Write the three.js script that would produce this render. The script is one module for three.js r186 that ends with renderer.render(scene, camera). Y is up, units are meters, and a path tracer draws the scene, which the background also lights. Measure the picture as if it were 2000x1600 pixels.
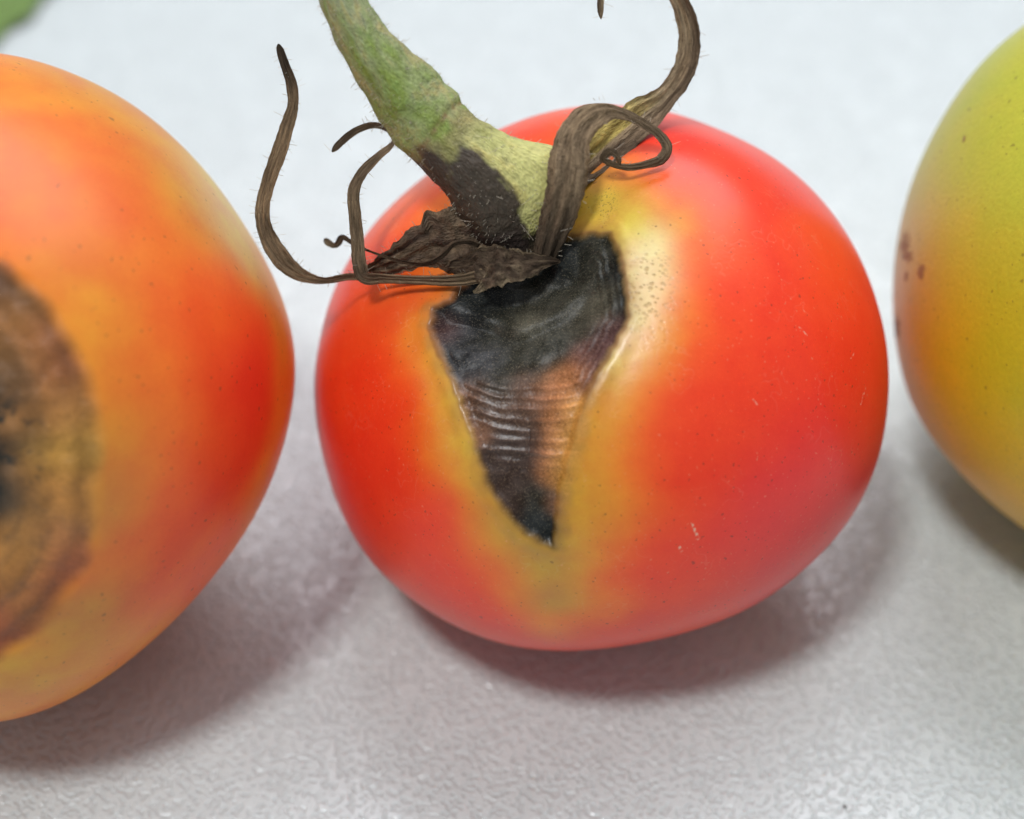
import * as THREE from 'three';
import { ImprovedNoise } from 'three/addons/math/ImprovedNoise.js';
import { mergeGeometries } from 'three/addons/utils/BufferGeometryUtils.js';
import { RectAreaLightUniformsLib } from 'three/addons/lights/RectAreaLightUniformsLib.js';

// ------------------------------------------------------------------ camera, light, exposure
const MM = 0.001, DEG = Math.PI / 180;
const PITCH = 46 * DEG, FPX = 3817;                       // FPX: focal length in photo pixels (photo 2000 x 1600)
const RIGHT = new THREE.Vector3(1, 0, 0), UP = new THREE.Vector3(0, Math.cos(PITCH), -Math.sin(PITCH)), BACK = new THREE.Vector3(0, Math.sin(PITCH), Math.cos(PITCH));
const DIST = 150;                                          // millimetres, lens to the middle tomato
const EYE = new THREE.Vector3(0, 19.5, 0).addScaledVector(BACK, DIST).addScaledVector(RIGHT, -173 * DIST / FPX).addScaledVector(UP, -60 * DIST / FPX);

const scene = new THREE.Scene();
const camera = new THREE.PerspectiveCamera(2 * Math.atan(800 / FPX) / DEG, 1024 / 819, 0.005, 20);
camera.position.copy(EYE).multiplyScalar(MM);
camera.up.copy(UP);
camera.lookAt(EYE.clone().sub(BACK).multiplyScalar(MM));
camera.focus = 0.1355;
camera.userData.fStop = camera.getFocalLength() / 4.0;

scene.background = new THREE.Color().setRGB(0.195, 0.21, 0.235);   // light that the pale room gives back from all sides
RectAreaLightUniformsLib.init();
function panelLight(name, label, category, paneName, pos, width, height, bar, color, intensity) {   // a glowing pane in a frame, with a light of its size just in front
  const w = new THREE.Group(); w.name = name; w.userData = { label, category };
  w.position.set(...pos); w.lookAt(0, 0.02, 0); scene.add(w);
  const frameMat = new THREE.MeshStandardMaterial({ color: 0xdddddd, roughness: 0.6 });
  for (const [bw, bh, x, y] of [[width + 2 * bar, bar, 0, height / 2 + bar / 2], [width + 2 * bar, bar, 0, -height / 2 - bar / 2], [bar, height, width / 2 + bar / 2, 0], [bar, height, -width / 2 - bar / 2, 0]]) {
    const f = new THREE.Mesh(new THREE.BoxGeometry(bw, bh, 0.05), frameMat); f.name = 'frame_bar'; f.position.set(x, y, 0); f.castShadow = f.receiveShadow = true; w.add(f);
  }
  const pane = new THREE.Mesh(new THREE.BoxGeometry(width, height, 0.006), new THREE.MeshStandardMaterial({ color: 0x8899aa, roughness: 0.3, emissive: new THREE.Color().setRGB(...color), emissiveIntensity: 0.6 }));
  pane.name = paneName; pane.position.z = -0.01; w.add(pane);
  const l = new THREE.RectAreaLight(new THREE.Color().setRGB(...color), intensity, width, height);
  l.name = name + '_light'; l.position.set(0, 0, 0.012); l.rotation.y = Math.PI; w.add(l);
}
panelLight('window', 'large daylit window behind the table', 'window', 'window_pane', [0.47, 1.60, -0.95], 1.8, 1.15, 0.05, [0.98, 0.965, 1.03], 2.8);
panelLight('ceiling_lamp', 'small square lamp above the table', 'lamp', 'lamp_diffuser', [-0.36, 1.54, 0.50], 0.22, 0.22, 0.02, [0.975, 0.99, 1.0], 72);

const renderer = new THREE.WebGLRenderer({ antialias: true });
renderer.setSize(1024, 819);
renderer.toneMapping = THREE.LinearToneMapping;
renderer.toneMappingExposure = 1.42;
renderer.shadowMap.enabled = true;

// ------------------------------------------------------------------ helpers
const V = (x, y, z) => new THREE.Vector3(x, y, z);
const perlin = new ImprovedNoise();
const noise = (x, y, z) => perlin.noise(x + 17.3, y + 91.7, z + 45.1);
const fbm = (x, y, z, n = 3) => { let s = 0, a = 1, t = 0; for (let i = 0; i < n; i++) { s += a * noise(x, y, z); t += a; x = x * 2.03 + 5.1; y = y * 2.03 + 1.7; z = z * 2.03 + 8.3; a *= 0.5; } return s / t; };
const clamp = (x, a = 0, b = 1) => Math.min(b, Math.max(a, x));
const smooth = (a, b, x) => { const t = clamp((x - a) / (b - a)); return t * t * (3 - 2 * t); };
const mix = (a, b, t) => a + (b - a) * t;
let seed = 12345;
const rnd = () => { seed = (Math.imul(seed, 1664525) + 1013904223) >>> 0; return seed / 4294967296; };
const toSrgb = (c) => { c = clamp(c); return 255 * (c <= 0.0031308 ? 12.92 * c : 1.055 * Math.pow(c, 1 / 2.4) - 0.055); };
// a photo pixel gives a direction; depth (mm along the view axis) comes from the caller
const rayOf = (px, py) => V(0, 0, 0).addScaledVector(RIGHT, (px - 1000) / FPX).addScaledVector(UP, (800 - py) / FPX).sub(BACK);
const at = (px, py, depth) => EYE.clone().addScaledVector(rayOf(px, py), depth);
const off = (px, py, t) => at(px, py, DIST + t + 3.6);     // t: mm behind the plane of the calyx region
function pixelOf(p) { const q = p.clone().sub(EYE), z = -q.dot(BACK); return [1000 + FPX * q.dot(RIGHT) / z, 800 - FPX * q.dot(UP) / z]; }
function dataTex(w, h, fill, srgb = false) {
  const t = new THREE.DataTexture(fill, w, h, THREE.RGBAFormat, fill instanceof Float32Array ? THREE.FloatType : THREE.UnsignedByteType);
  t.magFilter = THREE.LinearFilter; t.minFilter = THREE.LinearFilter; t.wrapS = t.wrapT = THREE.RepeatWrapping;
  if (srgb) t.colorSpace = THREE.SRGBColorSpace;
  t.needsUpdate = true; return t;
}
function meshOf(name, geo, mat, parent) { const m = new THREE.Mesh(geo, mat); m.name = name; m.castShadow = m.receiveShadow = true; (parent ?? scene).add(m); return m; }

// ------------------------------------------------------------------ the tabletop
{
  const N = 1024, TILE = 0.032, h = new Float32Array(N * N * 4), c = new Uint8Array(N * N * 4);
  const grid = (n, s) => { const g = new Float32Array(n * n); let k = s; for (let i = 0; i < n * n; i++) { k = (Math.imul(k, 1664525) + 1013904223) >>> 0; g[i] = k / 4294967296; } return (x, y) => {
    const X = x * n, Y = y * n, x0 = Math.floor(X), y0 = Math.floor(Y), fx = X - x0, fy = Y - y0, sx = fx * fx * (3 - 2 * fx), sy = fy * fy * (3 - 2 * fy), m = (v) => ((v % n) + n) % n;
    return mix(mix(g[m(y0) * n + m(x0)], g[m(y0) * n + m(x0 + 1)], sx), mix(g[m(y0 + 1) * n + m(x0)], g[m(y0 + 1) * n + m(x0 + 1)], sx), sy); }; };
  const a = grid(104, 3), b = grid(170, 8), d = grid(300, 21), e = grid(14, 5), w1 = grid(60, 77), w2 = grid(60, 99);
  for (let j = 0; j < N; j++) for (let i = 0; i < N; i++) {
    const x = i / N + 0.006 * (w1(i / N, j / N) - 0.5), y = j / N + 0.006 * (w2(i / N, j / N) - 0.5);
    const r = 0.55 * a(x, y) + 0.3 * b(x, y) + 0.15 * d(x, y);           // short winding pits of a leather grain
    const v = 0.72 * smooth(0.74, 0.40, r) + 0.18 * b(x + 0.3, y) + 0.10 * d(x, y), k = (j * N + i) * 4;
    h[k] = h[k + 1] = h[k + 2] = v; h[k + 3] = 1;
    const s = 0.93 + 0.05 * e(x, y) + 0.13 * (v - 0.5);
    c[k] = toSrgb(0.595 * s); c[k + 1] = toSrgb(0.648 * s); c[k + 2] = toSrgb(0.635 * s); c[k + 3] = 255;
  }
  const bump = dataTex(N, N, h), col = dataTex(N, N, c, true);
  const geo = new THREE.BoxGeometry(1.2, 0.03, 0.9), uv = geo.attributes.uv, p = geo.attributes.position;
  for (let i = 0; i < uv.count; i++) uv.setXY(i, (p.getX(i) + p.getY(i)) / TILE, (p.getZ(i) + p.getY(i)) / TILE);
  const top = meshOf('tabletop', geo, new THREE.MeshPhysicalMaterial({ map: col, bumpMap: bump, bumpScale: 0.00013, roughness: 0.20, ior: 1.68 }));
  top.position.y = -0.015;
  top.userData = { kind: 'structure', label: 'pale grey white tabletop with a fine leathery grain', category: 'table' };
}

// ------------------------------------------------------------------ fruit: a radius for every direction
class Fruit {
  constructor({ px, py, rpx, axisPx, squash, outline, lobes = 0, dimple = 0, phase = 0 }) {
    Object.assign(this, { px, py, rpx, squash, lobes, dimple, phase });
    this.K = new Float32Array(72); this.extra = null; this.R = 22; this.axis = V(0, 1, 0); this.centre = at(px, py, DIST);
    this.target = outline;
    let k = squash;
    for (let pass = 0; pass < 4; pass++) {
      let R = this.R;
      for (let i = 0; i < 6; i++) { const r = rayOf(px, py), s = (k * R - EYE.y) / r.y; this.centre = at(px, py, s); R = rpx * s / FPX; }
      this.R = R;
      this.toEye = EYE.clone().sub(this.centre).normalize();
      this.vx = RIGHT.clone().addScaledVector(this.toEye, -RIGHT.dot(this.toEye)).normalize(); this.vy = this.toEye.clone().cross(this.vx);
      if (axisPx) { const q = at(...axisPx, this.centre.clone().sub(EYE).dot(BACK.clone().negate())).sub(this.centre).divideScalar(R * (axisPx[2] ? 1 : 0.96)); const l = Math.min(0.98, Math.hypot(q.x, q.y, q.z)); q.setLength(l); this.axis = q.addScaledVector(this.toEye, Math.sqrt(1 - l * l)).normalize(); }
      this.e1 = this.vx.clone().addScaledVector(this.axis, -this.vx.dot(this.axis)).normalize(); this.e2 = this.axis.clone().cross(this.e1);
      if (outline) this.fit();
      let low = 0; for (let i = 0; i <= 60; i++) for (let j = 0; j < 60; j++) { const d = this.dir(i / 60 * Math.PI, j / 60 * 2 * Math.PI); low = Math.min(low, d.y * this.r(d)); }
      k = -low / this.R;
    }
  }
  dir(al, ps) { const s = Math.sin(al); return V(0, 0, 0).addScaledVector(this.axis, Math.cos(al)).addScaledVector(this.e1, s * Math.cos(ps)).addScaledVector(this.e2, s * Math.sin(ps)); }
  angles(d) { return [Math.acos(clamp(d.dot(this.axis), -1, 1)), Math.atan2(d.dot(this.e2), d.dot(this.e1))]; }
  r0(d) {
    const c = d.dot(this.axis), s2 = 1 - c * c, al = Math.acos(clamp(c, -1, 1)), ps = Math.atan2(d.dot(this.e2), d.dot(this.e1));
    let r = this.R / Math.sqrt(s2 + c * c / (this.squash * this.squash));
    r *= 1 + this.lobes * Math.cos(4 * ps + this.phase) * s2 * (0.6 + 0.4 * c);
    r -= this.dimple * Math.exp(-al * al / 0.11);
    const x = d.dot(this.vx), y = d.dot(this.vy), w = x * x + y * y;
    const f = ((Math.atan2(y, x) / (2 * Math.PI) + 1) % 1) * 72, f0 = Math.floor(f) % 72, t = f - Math.floor(f);
    const g = (i) => this.K[(i + 72) % 72], t2 = t * t, t3 = t2 * t;   // cubic through the 72 values
    const kk = 0.5 * (2 * g(f0) + (g(f0 + 1) - g(f0 - 1)) * t + (2 * g(f0 - 1) - 5 * g(f0) + 4 * g(f0 + 1) - g(f0 + 2)) * t2 + (3 * g(f0) - g(f0 - 1) - 3 * g(f0 + 1) + g(f0 + 2)) * t3);
    return r * (1 + kk * w * w);
  }
  r(d) { return this.extra ? this.r0(d) + this.extra(d) : this.r0(d); }
  point(d) { return this.centre.clone().addScaledVector(d, this.r(d)); }
  fit() {   // scale the middle cross-section so that its outline has the traced shape
    const c0 = [this.px, this.py], T = new Float32Array(72), pol = this.target.map(([x, y]) => [((Math.atan2(-(y - c0[1]), x - c0[0]) / (2 * Math.PI) + 1) % 1) * 72, Math.hypot(x - c0[0], y - c0[1])]).sort((a, b) => a[0] - b[0]);
    for (let b = 0; b < 72; b++) { let n = pol.findIndex((p) => p[0] > b); const hi = n < 0 ? [pol[0][0] + 72, pol[0][1]] : pol[n], lo = n < 0 ? pol[pol.length - 1] : n === 0 ? [pol[pol.length - 1][0] - 72, pol[pol.length - 1][1]] : pol[n - 1]; T[b] = mix(lo[1], hi[1], (b - lo[0]) / (hi[0] - lo[0])); }
    for (let it = 0; it < 7; it++) {
      const best = new Float32Array(72);
      for (let b = 0; b < 72; b++) for (let th = 60; th <= 110; th += 1.5) {
        const f = b / 72 * 2 * Math.PI, s = Math.sin(th * DEG), d = V(0, 0, 0).addScaledVector(this.toEye, Math.cos(th * DEG)).addScaledVector(this.vx, s * Math.cos(f)).addScaledVector(this.vy, s * Math.sin(f));
        const q = pixelOf(this.point(d)); best[b] = Math.max(best[b], Math.hypot(q[0] - c0[0], q[1] - c0[1]));
      }
      for (let b = 0; b < 72; b++) this.K[b] += 0.8 * (T[b] / best[b] - 1);
      const old = this.K.slice(); for (let b = 0; b < 72; b++) this.K[b] = 0.5 * old[b] + 0.25 * (old[(b + 71) % 72] + old[(b + 1) % 72]);
    }
  }
  hit(px, py) {   // where the ray of a photo pixel meets the fruit: a direction from its centre
    const u = rayOf(px, py), z0 = this.centre.clone().sub(EYE).dot(BACK) * -1; let best = null, bd = 1e9;
    for (let s = z0 - 1.25 * this.R; s < z0 + this.R; s += 0.2) {
      const q = EYE.clone().addScaledVector(u, s).sub(this.centre), l = q.length(), gap = l - this.r0(q.clone().divideScalar(l));
      if (gap < bd) { bd = gap; best = q.divideScalar(l); }
      if (gap <= 0) break;
    }
    return best;
  }
}
// a flat map of the skin round one spot, in millimetres along the surface
class Chart {
  constructor(fruit, px, py) { this.f = fruit; this.a = fruit.hit(px, py); this.x = RIGHT.clone().addScaledVector(this.a, -RIGHT.dot(this.a)).normalize(); this.y = this.a.clone().cross(this.x); }
  of(d) { const c = clamp(d.dot(this.a), -1, 1), th = Math.acos(c), s = this.f.R * (th < 1e-4 ? 1 : th / Math.sin(th)); return [s * d.dot(this.x), s * d.dot(this.y)]; }
  px(px, py) { return this.of(this.f.hit(px, py)); }
}
class Patch {   // signed distance (mm, negative inside) to a closed outline on a chart
  constructor(chart, pts, N = 360) {
    this.c = chart; const P = pts.map(([x, y]) => chart.px(x, y)); let m = 0; for (const p of P) m = Math.max(m, Math.abs(p[0]), Math.abs(p[1])); this.m = m + 8; this.N = N; this.g = new Float32Array(N * N);
    for (let j = 0; j < N; j++) for (let i = 0; i < N; i++) {
      const x = (i / (N - 1) * 2 - 1) * this.m, y = (j / (N - 1) * 2 - 1) * this.m; let d2 = 1e9, inside = false;
      for (let a = 0, b = P.length - 1; a < P.length; b = a++) {
        const ex = P[b][0] - P[a][0], ey = P[b][1] - P[a][1], wx = x - P[a][0], wy = y - P[a][1], t = clamp((wx * ex + wy * ey) / (ex * ex + ey * ey)), qx = wx - ex * t, qy = wy - ey * t;
        d2 = Math.min(d2, qx * qx + qy * qy);
        if ((P[a][1] > y) !== (P[b][1] > y) && x < (P[b][0] - P[a][0]) * (y - P[a][1]) / (P[b][1] - P[a][1]) + P[a][0]) inside = !inside;
      }
      this.g[j * N + i] = (inside ? -1 : 1) * Math.sqrt(d2);
    }
  }
  at(X, Y) {
    const n = this.N, x = (X / this.m + 1) / 2 * (n - 1), y = (Y / this.m + 1) / 2 * (n - 1);
    if (!(x >= 0 && y >= 0 && x < n - 1.001 && y < n - 1.001)) return 8;
    const i = Math.floor(x), j = Math.floor(y), u = x - i, v = y - j, g = this.g, k = j * n + i;
    return mix(mix(g[k], g[k + 1], u), mix(g[k + n], g[k + n + 1], u), v);
  }
  near(d) { return d.dot(this.c.a) > 0.1; }
}
// colour control points: [px, py, colour, spread in mm]
function colourField(fruit, pts, fallback) {
  const P = pts.map(([x, y, c, s = 2.6]) => ({ d: fruit.hit(x, y), c, k: fruit.R * fruit.R / (2 * s * s) }));
  return (d) => {
    let w = 2e-5, r = fallback[0] * w, g = fallback[1] * w, b = fallback[2] * w;
    for (const p of P) { const q = 2 - 2 * d.dot(p.d), e = q * p.k; if (e > 14) continue; const a = Math.exp(-e); w += a; r += a * p.c[0]; g += a * p.c[1]; b += a * p.c[2]; }
    return [r / w, g / w, b / w];
  };
}
function fruitTextures(fruit, W, H, colourAt) {   // colourAt(d, base) -> [r, g, b, roughness, height 0..1]
  const col = new Uint8Array(W * H * 4), rough = new Uint8Array(W * H * 4), hgt = new Float32Array(W * H * 4);
  for (let j = 0; j < H; j++) { const al = (j + 0.5) / H * Math.PI; for (let i = 0; i < W; i++) {
    const k = (j * W + i) * 4, [r, g, b, ro, h, coat = 0.10, spec = 0.75] = colourAt(fruit.dir(al, ((i + 0.5) / W - 0.25) * 2 * Math.PI));
    col[k] = toSrgb(r); col[k + 1] = toSrgb(g); col[k + 2] = toSrgb(b); col[k + 3] = 255;
    rough[k] = 255 * coat; rough[k + 1] = rough[k + 2] = 255 * clamp(ro); rough[k + 3] = 255 * spec;
    hgt[k] = hgt[k + 1] = hgt[k + 2] = h; hgt[k + 3] = 1;
  } }
  const shine = dataTex(W, H, rough);   // red: wax layer, green: roughness, alpha: strength of reflection
  return { map: dataTex(W, H, col, true), roughnessMap: shine, clearcoatMap: shine, specularIntensityMap: shine, bumpMap: dataTex(W, H, hgt) };
}
function gridField(fruit, W, H, fn) {   // a slow smooth field kept on a coarse grid of the skin
  const g = new Float32Array((W + 1) * (H + 1) * 3);
  for (let j = 0; j <= H; j++) for (let i = 0; i <= W; i++) { const c = fn(fruit.dir(j / H * Math.PI, (i / W - 0.25) * 2 * Math.PI)); g.set(c, (j * (W + 1) + i) * 3); }
  return (d) => {
    const [al, ps] = fruit.angles(d), x = (((ps / (2 * Math.PI) + 0.25) % 1 + 1) % 1) * W, y = al / Math.PI * H, i = Math.min(W - 1, Math.floor(x)), j = Math.min(H - 1, Math.floor(y)), u = x - i, v = y - j, o = [0, 0, 0];
    for (let c = 0; c < 3; c++) { const q = (a, b) => g[((j + b) * (W + 1) + i + a) * 3 + c]; o[c] = mix(mix(q(0, 0), q(1, 0), u), mix(q(0, 1), q(1, 1), u), v); }
    return o;
  };
}
function fruitMesh(fruit, origin, NU, NV, inPatch) {   // { skin, patch } geometries relative to origin, metres
  const n = (NU + 1) * (NV + 1), pos = new Float32Array(n * 3), nor = new Float32Array(n * 3), uv = new Float32Array(n * 2), tag = new Uint8Array(n);
  for (let j = 0; j <= NV; j++) for (let i = 0; i <= NU; i++) {
    const k = j * (NU + 1) + i, d = fruit.dir(j / NV * Math.PI, ((i % NU) / NU - 0.25) * 2 * Math.PI), p = fruit.point(d).sub(origin).multiplyScalar(MM);
    pos.set([p.x, p.y, p.z], k * 3); uv.set([i / NU, j / NV], k * 2); tag[k] = inPatch && inPatch(d) ? 1 : 0;
  }
  const P = (i, j) => V().fromArray(pos, (clamp(j, 0, NV) * (NU + 1) + ((i % NU) + NU) % NU) * 3);
  for (let j = 0; j <= NV; j++) for (let i = 0; i <= NU; i++) {
    const nn = j === 0 ? fruit.axis.clone() : j === NV ? fruit.axis.clone().negate() : P(i, j + 1).sub(P(i, j - 1)).cross(P(i + 1, j).sub(P(i - 1, j))).normalize();
    nor.set([nn.x, nn.y, nn.z], (j * (NU + 1) + i) * 3);
  }
  const lists = [[], []];
  for (let j = 0; j < NV; j++) for (let i = 0; i < NU; i++) {
    const a = j * (NU + 1) + i, b = a + 1, c = a + NU + 1, d = c + 1, L = lists[tag[a] + tag[b] + tag[c] + tag[d] >= 2 ? 1 : 0];
    L.push(a, c, b, b, c, d);
  }
  return lists.map((L) => {
    const re = new Int32Array(n).fill(-1), keep = []; const idx = new Uint32Array(L.length);
    L.forEach((v, q) => { if (re[v] < 0) { re[v] = keep.length; keep.push(v); } idx[q] = re[v]; });
    const g = new THREE.BufferGeometry(), pick = (src, w) => { const o = new Float32Array(keep.length * w); keep.forEach((v, q) => { for (let c = 0; c < w; c++) o[q * w + c] = src[v * w + c]; }); return new THREE.BufferAttribute(o, w); };
    g.setAttribute('position', pick(pos, 3)); g.setAttribute('normal', pick(nor, 3)); g.setAttribute('uv', pick(uv, 2)); g.setIndex(new THREE.BufferAttribute(idx, 1));
    return g;
  });
}
function fruitThing(name, fruit, label, group) {
  const t = new THREE.Group(); t.name = name; t.userData = { label, category: 'tomato' };
  t.position.set(fruit.centre.x * MM, 0, fruit.centre.z * MM); scene.add(t);
  return t;
}
const originOf = (f) => V(f.centre.x, 0, f.centre.z);

// skin colours (linear base colours)
const red = [0.82, 0.025, 0.011], scarlet = [0.84, 0.048, 0.011], vermilion = [0.88, 0.115, 0.014], orange = [0.82, 0.22, 0.02], amber = [0.62, 0.30, 0.025], yellow = [0.64, 0.42, 0.05], olive = [0.46, 0.28, 0.035], cream = [0.84, 0.74, 0.46], straw = [0.70, 0.56, 0.20], crimson = [0.80, 0.032, 0.026], umber = [0.30, 0.15, 0.055];

// ------------------------------------------------------------------ middle tomato
const midOutline = [[1735, 700], [1733, 800], [1715, 900], [1690, 962], [1650, 1030], [1600, 1085], [1540, 1137], [1470, 1185], [1400, 1215], [1320, 1240], [1250, 1255], [1160, 1268], [1080, 1271], [1000, 1262], [940, 1245], [870, 1213], [800, 1168], [740, 1115], [700, 1065], [660, 985], [640, 925], [622, 850], [613, 780], [615, 720], [628, 650], [650, 570], [680, 510], [720, 450], [770, 395], [830, 345], [900, 295], [985, 248], [1050, 224], [1110, 211], [1200, 206], [1310, 219], [1370, 240], [1430, 265], [1500, 300], [1560, 345], [1610, 395], [1650, 450], [1690, 525], [1715, 600], [1730, 660]];
const mid = new Fruit({ px: 1173, py: 740, rpx: 560, axisPx: [1030, 480], squash: 0.9, outline: midOutline, lobes: 0.012, dimple: 2.1, phase: 0.6 });
const midChart = new Chart(mid, 1060, 740);
const lesion = new Patch(midChart, [[1060, 462], [1105, 464], [1150, 456], [1190, 460], [1208, 490], [1216, 530], [1226, 580], [1224, 622], [1208, 655], [1188, 692], [1160, 738], [1136, 795], [1122, 850], [1106, 905], [1096, 955], [1088, 1005], [1080, 1066], [1060, 1062], [1022, 1040], [986, 1000], [954, 950], [936, 900], [922, 850], [905, 800], [886, 750], [866, 705], [848, 665], [838, 632], [848, 604], [880, 585], [905, 555], [940, 520], [990, 480]]);
const lesionCore = new Patch(midChart, [[1060, 470], [1105, 480], [1170, 480], [1190, 520], [1198, 580], [1185, 630], [1150, 670], [1110, 720], [1060, 740], [1000, 745], [940, 760], [905, 720], [880, 680], [862, 640], [870, 612], [900, 590], [940, 540], [990, 500]], 200);
const WR = (y) => midChart.px(1030, y)[1];
const wrTop = WR(715), wrBot = WR(945), Y760 = WR(760), Y680 = WR(680), foldX = midChart.px(1110, 640)[0], [ringX, ringY] = midChart.px(1010, 470);
function wrinkle(X, Y) {   // cross folds of the dried skin in the brown part of the rot
  const env = smooth(wrTop, wrTop - 1.6, Y) * smooth(wrBot - 0.5, wrBot + 2.2, Y);
  if (env <= 0) return 0;
  const s = Y - 0.035 * (X + 1.2) * (X + 1.2) + 0.5 * noise(X * 0.25, Y * 0.4, 3), n = 0.5 + 0.9 * noise(X * 0.35, Y * 1.1, 9);
  const w = Math.sin(s * 2 * Math.PI / 0.83 + 1.3 * noise(X * 0.5, Y * 0.5, 1));
  return env * clamp(n, 0.05, 1) * Math.pow(0.5 + 0.5 * w, 2.2);
}
const shoulder = mid.hit(1365, 335);
mid.extra = (d) => {
  const swell = 1.35 * Math.exp(-(2 - 2 * d.dot(shoulder)) * mid.R * mid.R / (2 * 4.8 * 4.8));   // bulge added right of the calyx to move the shoulder highlight up
  if (d.dot(midChart.a) < 0.2) return swell;
  const [X, Y] = midChart.of(d), s = lesion.at(X, Y) + 0.16 * noise(X * 1.2, Y * 1.2, 5);
  if (s > 6) return swell;
  const head = smooth(Y760, Y680, Y);
  let h = swell - 0.42 * smooth(0.15, -0.45, s) - mix(0.55, 1.5, head) * smooth(0.1, -4.0, s) + 0.10 * Math.exp(-((s - 0.7) ** 2) / 0.35) - 0.15 * smooth(4, 0, s);
  if (s < 0.4) {
    const in1 = smooth(0, -0.7, s);
    h += in1 * (0.12 * wrinkle(X, Y) + 0.10 * fbm(X * 0.45, Y * 0.45, 2, 2));
    h += 0.06 * Math.sin(s * 2 * Math.PI / 0.62 + 1.5 * noise(X * 0.6, Y * 0.6, 0)) * smooth(-0.15, -0.5, s) * smooth(-2.6, -1.4, s) * smooth(foldX, foldX + 1.2, X) * smooth(Y760 - 0.5, Y760 + 1, Y);   // folds that follow the right rim
    h += 0.22 * in1 * head * Math.sin(Math.hypot(X - ringX, Y - ringY) * 2 * Math.PI / 3.4 + 1.2 * noise(X * 0.3, Y * 0.3, 6));   // a soft swell round the calyx
  }
  return h;
};
mid.fit();
const black = [0.014, 0.016, 0.015], soot = [0.036, 0.035, 0.026], slate = [0.030, 0.030, 0.031], ash = [0.10, 0.09, 0.062], plum = [0.085, 0.042, 0.038], rust = [0.36, 0.14, 0.05], brown = [0.19, 0.085, 0.042], sepia = [0.085, 0.044, 0.026], dusk = [0.045, 0.025, 0.017], copper = [0.48, 0.225, 0.045];
const midSkin = gridField(mid, 512, 256, colourField(mid, [
  [640, 760, scarlet], [632, 860, red], [690, 800, scarlet], [680, 960, red], [700, 700, scarlet], [670, 600, scarlet], [715, 520, scarlet], [790, 410, vermilion], [830, 380, vermilion], [750, 600, vermilion], [760, 680, scarlet],
  [760, 1060, scarlet], [720, 880, red], [830, 1160, scarlet], [880, 1100, scarlet], [930, 1200, scarlet], [760, 800, scarlet], [790, 960, scarlet], [820, 1030, scarlet],
  [795, 720, vermilion, 1.6], [815, 640, orange, 1.6], [800, 560, vermilion, 1.8], [850, 560, orange, 1.5], [835, 690, yellow, 1.2], [810, 670, amber, 1.2], [830, 630, amber, 1.1], [850, 745, yellow, 1.2], [878, 795, yellow, 1.1], [885, 850, yellow, 1.2], [835, 830, orange, 1.4], [908, 905, yellow, 1.2], [860, 910, orange, 1.4], [930, 960, amber, 1.4], [885, 990, scarlet, 1.5], [800, 800, scarlet, 1.6],
  [965, 1015, olive, 1.5], [1010, 1070, olive, 1.6], [940, 1070, orange, 1.6], [1065, 1110, olive, 1.5], [1078, 1165, umber, 1.0], [1040, 1165, amber, 1.3], [1110, 1165, amber, 1.3], [1080, 1225, orange, 1.4], [1000, 1150, orange, 1.6], [950, 1140, scarlet, 2], [1180, 1180, orange, 1.8], [1120, 1080, olive, 1.5], [1170, 1090, orange, 1.6], [1230, 1130, scarlet, 1.8],
  [1180, 1000, amber, 1.5], [1125, 990, amber, 1.4], [1150, 920, amber, 1.4], [1172, 850, amber, 1.4], [1190, 790, amber, 1.4], [1180, 745, olive, 1.1], [1240, 700, yellow, 1.4], [1210, 690, straw, 1.2], [1285, 700, orange, 1.6], [1240, 790, orange, 1.6], [1225, 890, orange, 1.6], [1235, 990, orange, 1.6], [1280, 1080, scarlet, 2.2], [1300, 900, scarlet, 2], [1310, 800, scarlet, 1.8],
  [1235, 650, cream, 1.1], [1262, 600, cream, 1.2], [1285, 550, cream, 1.2], [1270, 490, cream, 1.3], [1240, 470, yellow, 1.2], [1245, 540, straw, 1.2], [1240, 600, straw, 1.1], [1310, 520, yellow, 1.1], [1305, 590, amber, 1.2], [1290, 650, amber, 1.2], [1330, 610, orange, 1.3], [1320, 450, amber, 1.2], [1360, 500, vermilion, 1.4], [1350, 565, vermilion, 1.4], [1210, 430, yellow, 1.5], [1160, 430, yellow, 1.5], [1180, 390, yellow, 1.5], [1245, 410, yellow, 1.3], [1290, 385, vermilion, 1.2], [1330, 370, scarlet, 1.4], [1270, 350, vermilion, 1.1], [1220, 350, orange, 1.3],
  [1400, 480, vermilion, 1.6], [1370, 420, vermilion, 1.5], [1360, 640, vermilion, 1.8], [1400, 560, scarlet, 2], [1420, 700, scarlet, 2.4], [1350, 780, scarlet, 2.2], [1330, 900, scarlet], [1420, 860, scarlet], [1340, 1000, scarlet], [1480, 600, scarlet], [1520, 700, scarlet], [1480, 460, scarlet], [1600, 560, scarlet], [1640, 680, red], [1700, 760, red], [1600, 820, red], [1640, 930, crimson], [1500, 950, crimson], [1460, 1060, crimson], [1380, 1130, scarlet], [1560, 1060, crimson], [1300, 1190, scarlet], [1200, 1240, scarlet],
  [1420, 370, scarlet], [1350, 330, scarlet], [1280, 280, red], [1400, 280, scarlet], [1500, 340, scarlet], [1200, 240, scarlet], [1100, 240, vermilion], [1030, 260, scarlet], [960, 300, scarlet], [1000, 400, amber], [900, 420, orange],
], scarlet));
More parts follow.
